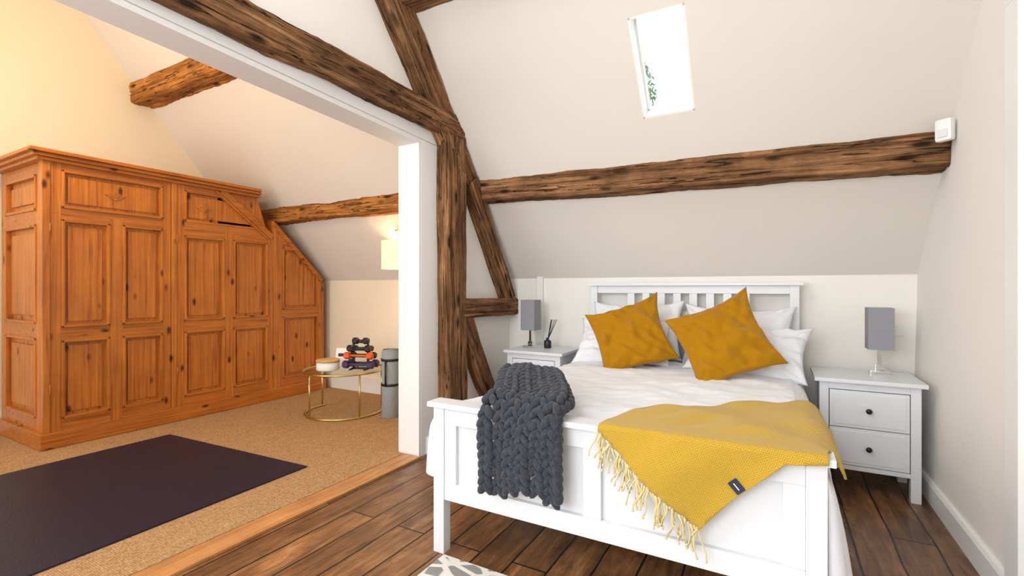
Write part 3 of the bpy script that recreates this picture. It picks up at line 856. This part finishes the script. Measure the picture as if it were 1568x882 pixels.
# ------------------------------------------------------------------ nightstands
def nightstand(x0, y0, h=0.645):
    e = empty('nightstand', (x0, y0, 0))
    W, D = 0.46, 0.37
    b = B('furn', 'knob', 'black')
    for xx in (0, W - 0.045):
        for yy in (0, D - 0.045):
            b.box(xx, xx + 0.045, yy, yy + 0.045, 0, h - 0.022, 0, 0.002)
    b.box(0.005, 0.02, 0.02, D - 0.02, 0.13, h - 0.022); b.box(W - 0.02, W - 0.005, 0.02, D - 0.02, 0.13, h - 0.022)
    b.box(0.02, W - 0.02, D - 0.015, D - 0.005, 0.13, h - 0.022)
    b.box(0.02, W - 0.02, 0.02, D - 0.01, 0.135, 0.15)
    b.box(0.045, W - 0.045, 0.004, 0.03, 0.13, 0.155, 0, 0.0015)
    b.box(0.045, W - 0.045, 0.004, 0.03, h - 0.062, h - 0.022, 0, 0.0015)
    b.box(-0.025, W + 0.025, -0.025, D + 0.02, h - 0.022, h, 0, 0.004)
    zm = (0.155 + h - 0.062) / 2
    b.box(0.045, W - 0.045, 0.025, 0.03, 0.155, h - 0.062, 2)
    for z0, z1 in ((0.159, zm - 0.002), (zm + 0.002, h - 0.066)):
        b.box(0.049, W - 0.049, 0.0, 0.025, z0, z1, 0, 0.002)
        b.box(0.066, W - 0.066, -0.003, 0.01, z0 + 0.016, z1 - 0.016, 0, 0.0025)
        b.lathe([(0, 0.03), (0.011, 0.029), (0.015, 0.024), (0.014, 0.018), (0.007, 0.012), (0.006, 0.0)], (W / 2, -0.002, (z0 + z1) / 2), 20, 1, Matrix.Rotation(R(90), 4, 'X'))
    b.done('cabinet', parent=e)
    return e
nightstand(0.215, 3.29)
nightstand(-1.895, 3.33, 0.665)

def table_lamp(x, y, z, yaw=0.0):
    e = empty('table_lamp', (x, y, z)); e.rotation_euler = (0, 0, yaw)
    b = B('chrome', 'shade')
    b.box(-0.05, 0.05, -0.05, 0.05, 0, 0.018, 0, 0.003)
    b.box(-0.022, 0.022, -0.012, 0.012, 0.018, 0.05, 0, 0.003)
    b.box(-0.011, 0.011, -0.011, 0.011, 0.05, 0.15, 0, 0.002)
    s = 0.062
    for a in range(4):
        b.box(-s, s, -s - 0.001, -s + 0.001, 0.145, 0.395, 1, 0, Matrix.Rotation(a * math.pi / 2, 4, 'Z'))
    b.box(-s, s, -s, s, 0.385, 0.388, 1)
    b.done('lamp_body', parent=e)
table_lamp(0.54, 3.60, 0.6455)
table_lamp(-1.80, 3.56, 0.6655)

b = B('black', 'ink')
c = (-1.655, 3.58, 0.6655)
b.lathe([(0, 0), (0.026, 0), (0.03, 0.004), (0.03, 0.055), (0.024, 0.063), (0.012, 0.068), (0.012, 0.085), (0, 0.085)], c, 24, 0)
for k in range(6):
    a = random.uniform(0.1, 0.5); d = random.uniform(-0.2, 0.2)
    b.tube([(c[0], c[1], c[2] + 0.06), (c[0] + a * 0.16, c[1] + d * 0.15, c[2] + 0.235)], 0.0022, 6, 1)
b.done('reed_diffuser')

b = B('trim'); b.box(-1.85, -1.80, 3.78, 3.82, 0.115, 1.26, 0, 0.003); b.done('trim_3')
b = B('trim', 'furn')
b.box(-0.036, 0.036, -0.022, 0.022, -0.056, 0.056, 0, 0.018); b.box(-0.022, 0.022, -0.028, -0.015, -0.038, 0.002, 1, 0.006)
o = b.done('motion_sensor'); o.location = (0.735, 3.14, 1.95); o.rotation_euler = (0, 0, R(-40))
b = B('trim'); b.box(0.60, 0.70, 3.812, 3.82, 0.86, 0.93, 0, 0.002)
b.done('wall_socket')

# ------------------------------------------------------------------ annex objects
TC = (-3.52, 3.12)
b = B('gold', 'glass')
R0 = 0.36
def circ(r, z, n=64, a0=0, a1=2 * math.pi):
    return [(TC[0] + r * math.cos(a0 + (a1 - a0) * i / n), TC[1] + r * math.sin(a0 + (a1 - a0) * i / n), z) for i in range(n + (0 if abs(a1 - a0 - 2 * math.pi) < 1e-6 else 1))]
b.tube(circ(R0, 0.405), 0.009, 8, 0, closed=True)
b.cyl(R0 - 0.005, 0.400, 0.409, (TC[0], TC[1], 0), 64, 1)
b.tube(circ(R0 - 0.02, 0.022, 64, R(-190), R(60)), 0.01, 8, 0)
for a in (R(-185), R(-100), R(-20), R(55)):
    x = TC[0] + (R0 - 0.02) * math.cos(a); y = TC[1] + (R0 - 0.02) * math.sin(a)
    b.tube([(x, y, 0.022), (x, y, 0.21), (x, y, 0.402)], 0.008, 8, 0)
b.done('coffee_table')
b = B('paper', 'tan')
b.lathe([(0, 0), (0.095, 0), (0.1, 0.01), (0.1, 0.075), (0, 0.075)], (-3.60, 3.0, 0.41), 40, 0)
b.lathe([(0, 0.075), (0.104, 0.075), (0.104, 0.093), (0.098, 0.097), (0, 0.097)], (-3.60, 3.0, 0.41), 40, 1)
b.done('round_storage_box')
b = B('paper', 'ink')
Mx = Matrix.Translation((-3.66, 3.22, 0.41)) @ Matrix.Rotation(R(25), 4, 'Z')
b.box(-0.075, 0.075, -0.002, 0.0, 0, 0.17, 0, 0, Mx @ Matrix.Rotation(R(-12), 4, 'X'))
b.box(-0.075, 0.075, 0.0, 0.002, 0, 0.17, 0, 0, Mx @ Matrix.Translation((0, 0.07, 0)) @ Matrix.Rotation(R(12), 4, 'X'))
b.box(-0.05, 0.05, -0.0035, -0.002, 0.09, 0.12, 1, 0, Mx @ Matrix.Rotation(R(-12), 4, 'X'))
b.done('folded_card')
e = empty('dumbbell_rack', (-3.36, 3.17, 0.41)); e.rotation_euler = (0, 0, R(20))
b = B('black')
for x in (-0.07, 0.07):
    b.box(x - 0.008, x + 0.008, -0.08, 0.08, 0, 0.015, 0, 0.003)
    b.box(-0.008, 0.008, -0.012, 0.012, 0, 0.26, 0, 0.003, Matrix.Translation((x, 0, 0)))
b.box(-0.07, 0.07, -0.01, 0.01, 0.24, 0.26, 0, 0.003); b.box(-0.07, 0.07, -0.01, 0.01, 0.0, 0.02, 0, 0.003)
for z in (0.06, 0.14, 0.2):
    b.box(-0.07, 0.07, -0.06, 0.06, z - 0.022, z - 0.014, 0, 0.002)
b.done('stand', parent=e)
b = B('purple', 'orange', 'black')
def dumb(y, z, r, ln, mi, mh=None):
    Rm = Matrix.Rotation(R(90), 4, 'Y')
    b.cyl(0.012, -ln / 2, ln / 2, (0, y, z), 12, mi, Rm)
    for s in (-1, 1):
        b.lathe([(0, s * ln / 2 - 0.028), (r * 0.8, s * ln / 2 - 0.028), (r, s * ln / 2 - 0.02), (r, s * ln / 2 + 0.02), (r * 0.8, s * ln / 2 + 0.028), (0, s * ln / 2 + 0.028)], (0, y, z), 6, mi, Rm, smooth=False)
dumb(-0.05, 0.05, 0.036, 0.24, 0); dumb(0.05, 0.05, 0.036, 0.24, 0)
dumb(-0.045, 0.13, 0.033, 0.22, 1); dumb(0.045, 0.125, 0.03, 0.2, 2)
dumb(-0.035, 0.195, 0.032, 0.17, 2); dumb(0.035, 0.19, 0.027, 0.15, 2)
dumb(0.0, 0.262, 0.03, 0.1, 2)
b.done('dumbbells', parent=e)
b = B('greymat', 'black')
pts_ = []
for i in range(90):
    a = i / 90 * 2 * math.pi * 4.5; r = 0.028 + 0.0118 * a / (2 * math.pi)
    pts_.append((r * math.cos(a), r * math.sin(a)))
bm = b.bm
pr = []
for (x, y) in pts_:
    pr.append((bm.verts.new((x, y, 0)), bm.verts.new((x, y, 0.6))))
for a, c in zip(pr, pr[1:]):
    f = bm.faces.new((a[0], c[0], c[1], a[1])); f.smooth = True
b.cyl(0.079, 0, 0.585, (0, 0, 0), 32, 0)
for z in (0.28, 0.5):
    b.lathe([(0.082, z), (0.086, z), (0.086, z + 0.022), (0.082, z + 0.022)], (0, 0, 0), 32, 1)
b.tube([(0.02, -0.088, 0.29), (0.03, -0.098, 0.4), (0.02, -0.088, 0.51)], 0.008, 6, 1)
b.done('rolled_exercise_mat', loc=(-3.02, 3.2, 0.0125))
e = empty('drum_pendant_lamp', (-3.12, 3.42, 0))
b = B('glowshade', 'gold')
b.lathe([(0.165, 1.34), (0.165, 1.60)], (0, 0, 0), 48, 0)
b.lathe([(0.162, 1.60), (0.162, 1.34)], (0, 0, 0), 48, 0)
b.cyl(0.01, 1.55, 1.72, (0, 0, 0), 12, 1); b.cyl(0.04, 1.695, 1.71, (0, 0, 0), 24, 1)
for a in range(3):
    b.tube([(0, 0, 1.59), (0.163 * math.cos(a * 2.09), 0.163 * math.sin(a * 2.09), 1.59)], 0.003, 6, 1)
b.done('shade', parent=e)
def pendant(x, y, ztop, z, power, col):
    e = empty('ceiling_pendant', (x, y, 0))
    b = B('black', 'bulb')
    b.cyl(0.004, z + 0.05, ztop, (0, 0, 0), 8, 0); b.cyl(0.05, ztop - 0.02, ztop, (0, 0, 0), 24, 0)
    b.cyl(0.02, z + 0.045, z + 0.1, (0, 0, 0), 16, 0)
    b.ell(Matrix.Translation((0, 0, z)) @ Matrix.Diagonal((0.03, 0.03, 0.045, 1)), 1, 16, 12)
    b.done('bulb_and_cord', parent=e)
    l = bpy.data.lights.new('pendant_glow', 'POINT'); l.energy = power; l.color = col; l.shadow_soft_size = 0.15
    o = bpy.data.objects.new('pendant_glow', l); S.collection.objects.link(o); o.parent = e; o.location = (0, 0, z - 0.2)
pendant(-3.9, 0.9, 3.9, 2.9, 50, (1.0, 0.72, 0.42))

# ------------------------------------------------------------------ lights
def area(name, loc, rot, sx, sy, power, col):
    l = bpy.data.lights.new(name, 'AREA'); l.shape = 'RECTANGLE'; l.size = sx; l.size_y = sy; l.energy = power; l.color = col
    o = bpy.data.objects.new(name, l); S.collection.objects.link(o); o.location = loc; o.rotation_euler = rot
    return o
area('daylight_window_bedroom', (-0.95, -1.6, 1.72), (R(90), 0, R(-12)), 1.9, 1.7, 82, (0.94, 0.97, 1.0))
area('daylight_window_annex', (-3.95, -1.6, 1.72), (R(90), 0, R(-15)), 1.9, 1.7, 42, (0.86, 0.92, 1.0))
area('ceiling_fill', (-1.3, 0.3, 3.86), (R(14), R(-28), 0), 1.6, 1.6, 54, (1.0, 0.98, 0.95))  # added soft fill tilted towards the right wall; the flat ceiling has no opening
l = bpy.data.lights.new('drum_glow', 'POINT'); l.energy = 5; l.color = (1, 0.72, 0.42); l.shadow_soft_size = 0.05
o = bpy.data.objects.new('drum_glow', l); S.collection.objects.link(o); o.location = (-3.12, 3.42, 1.46)

w = bpy.data.worlds.new('World'); S.world = w; w.use_nodes = True
bg = w.node_tree.nodes['Background']; bg.inputs[0].default_value = (0.9, 0.95, 1.0, 1); bg.inputs[1].default_value = 2.5

# ------------------------------------------------------------------ camera
cam = bpy.data.cameras.new('Camera'); cam.sensor_width = 36; cam.lens = 16.76; cam.clip_start = 0.05
co = bpy.data.objects.new('Camera', cam); S.collection.objects.link(co)
co.location = (0, 0, 1.16); co.rotation_euler = (R(90), 0, R(29.08))
S.camera = co
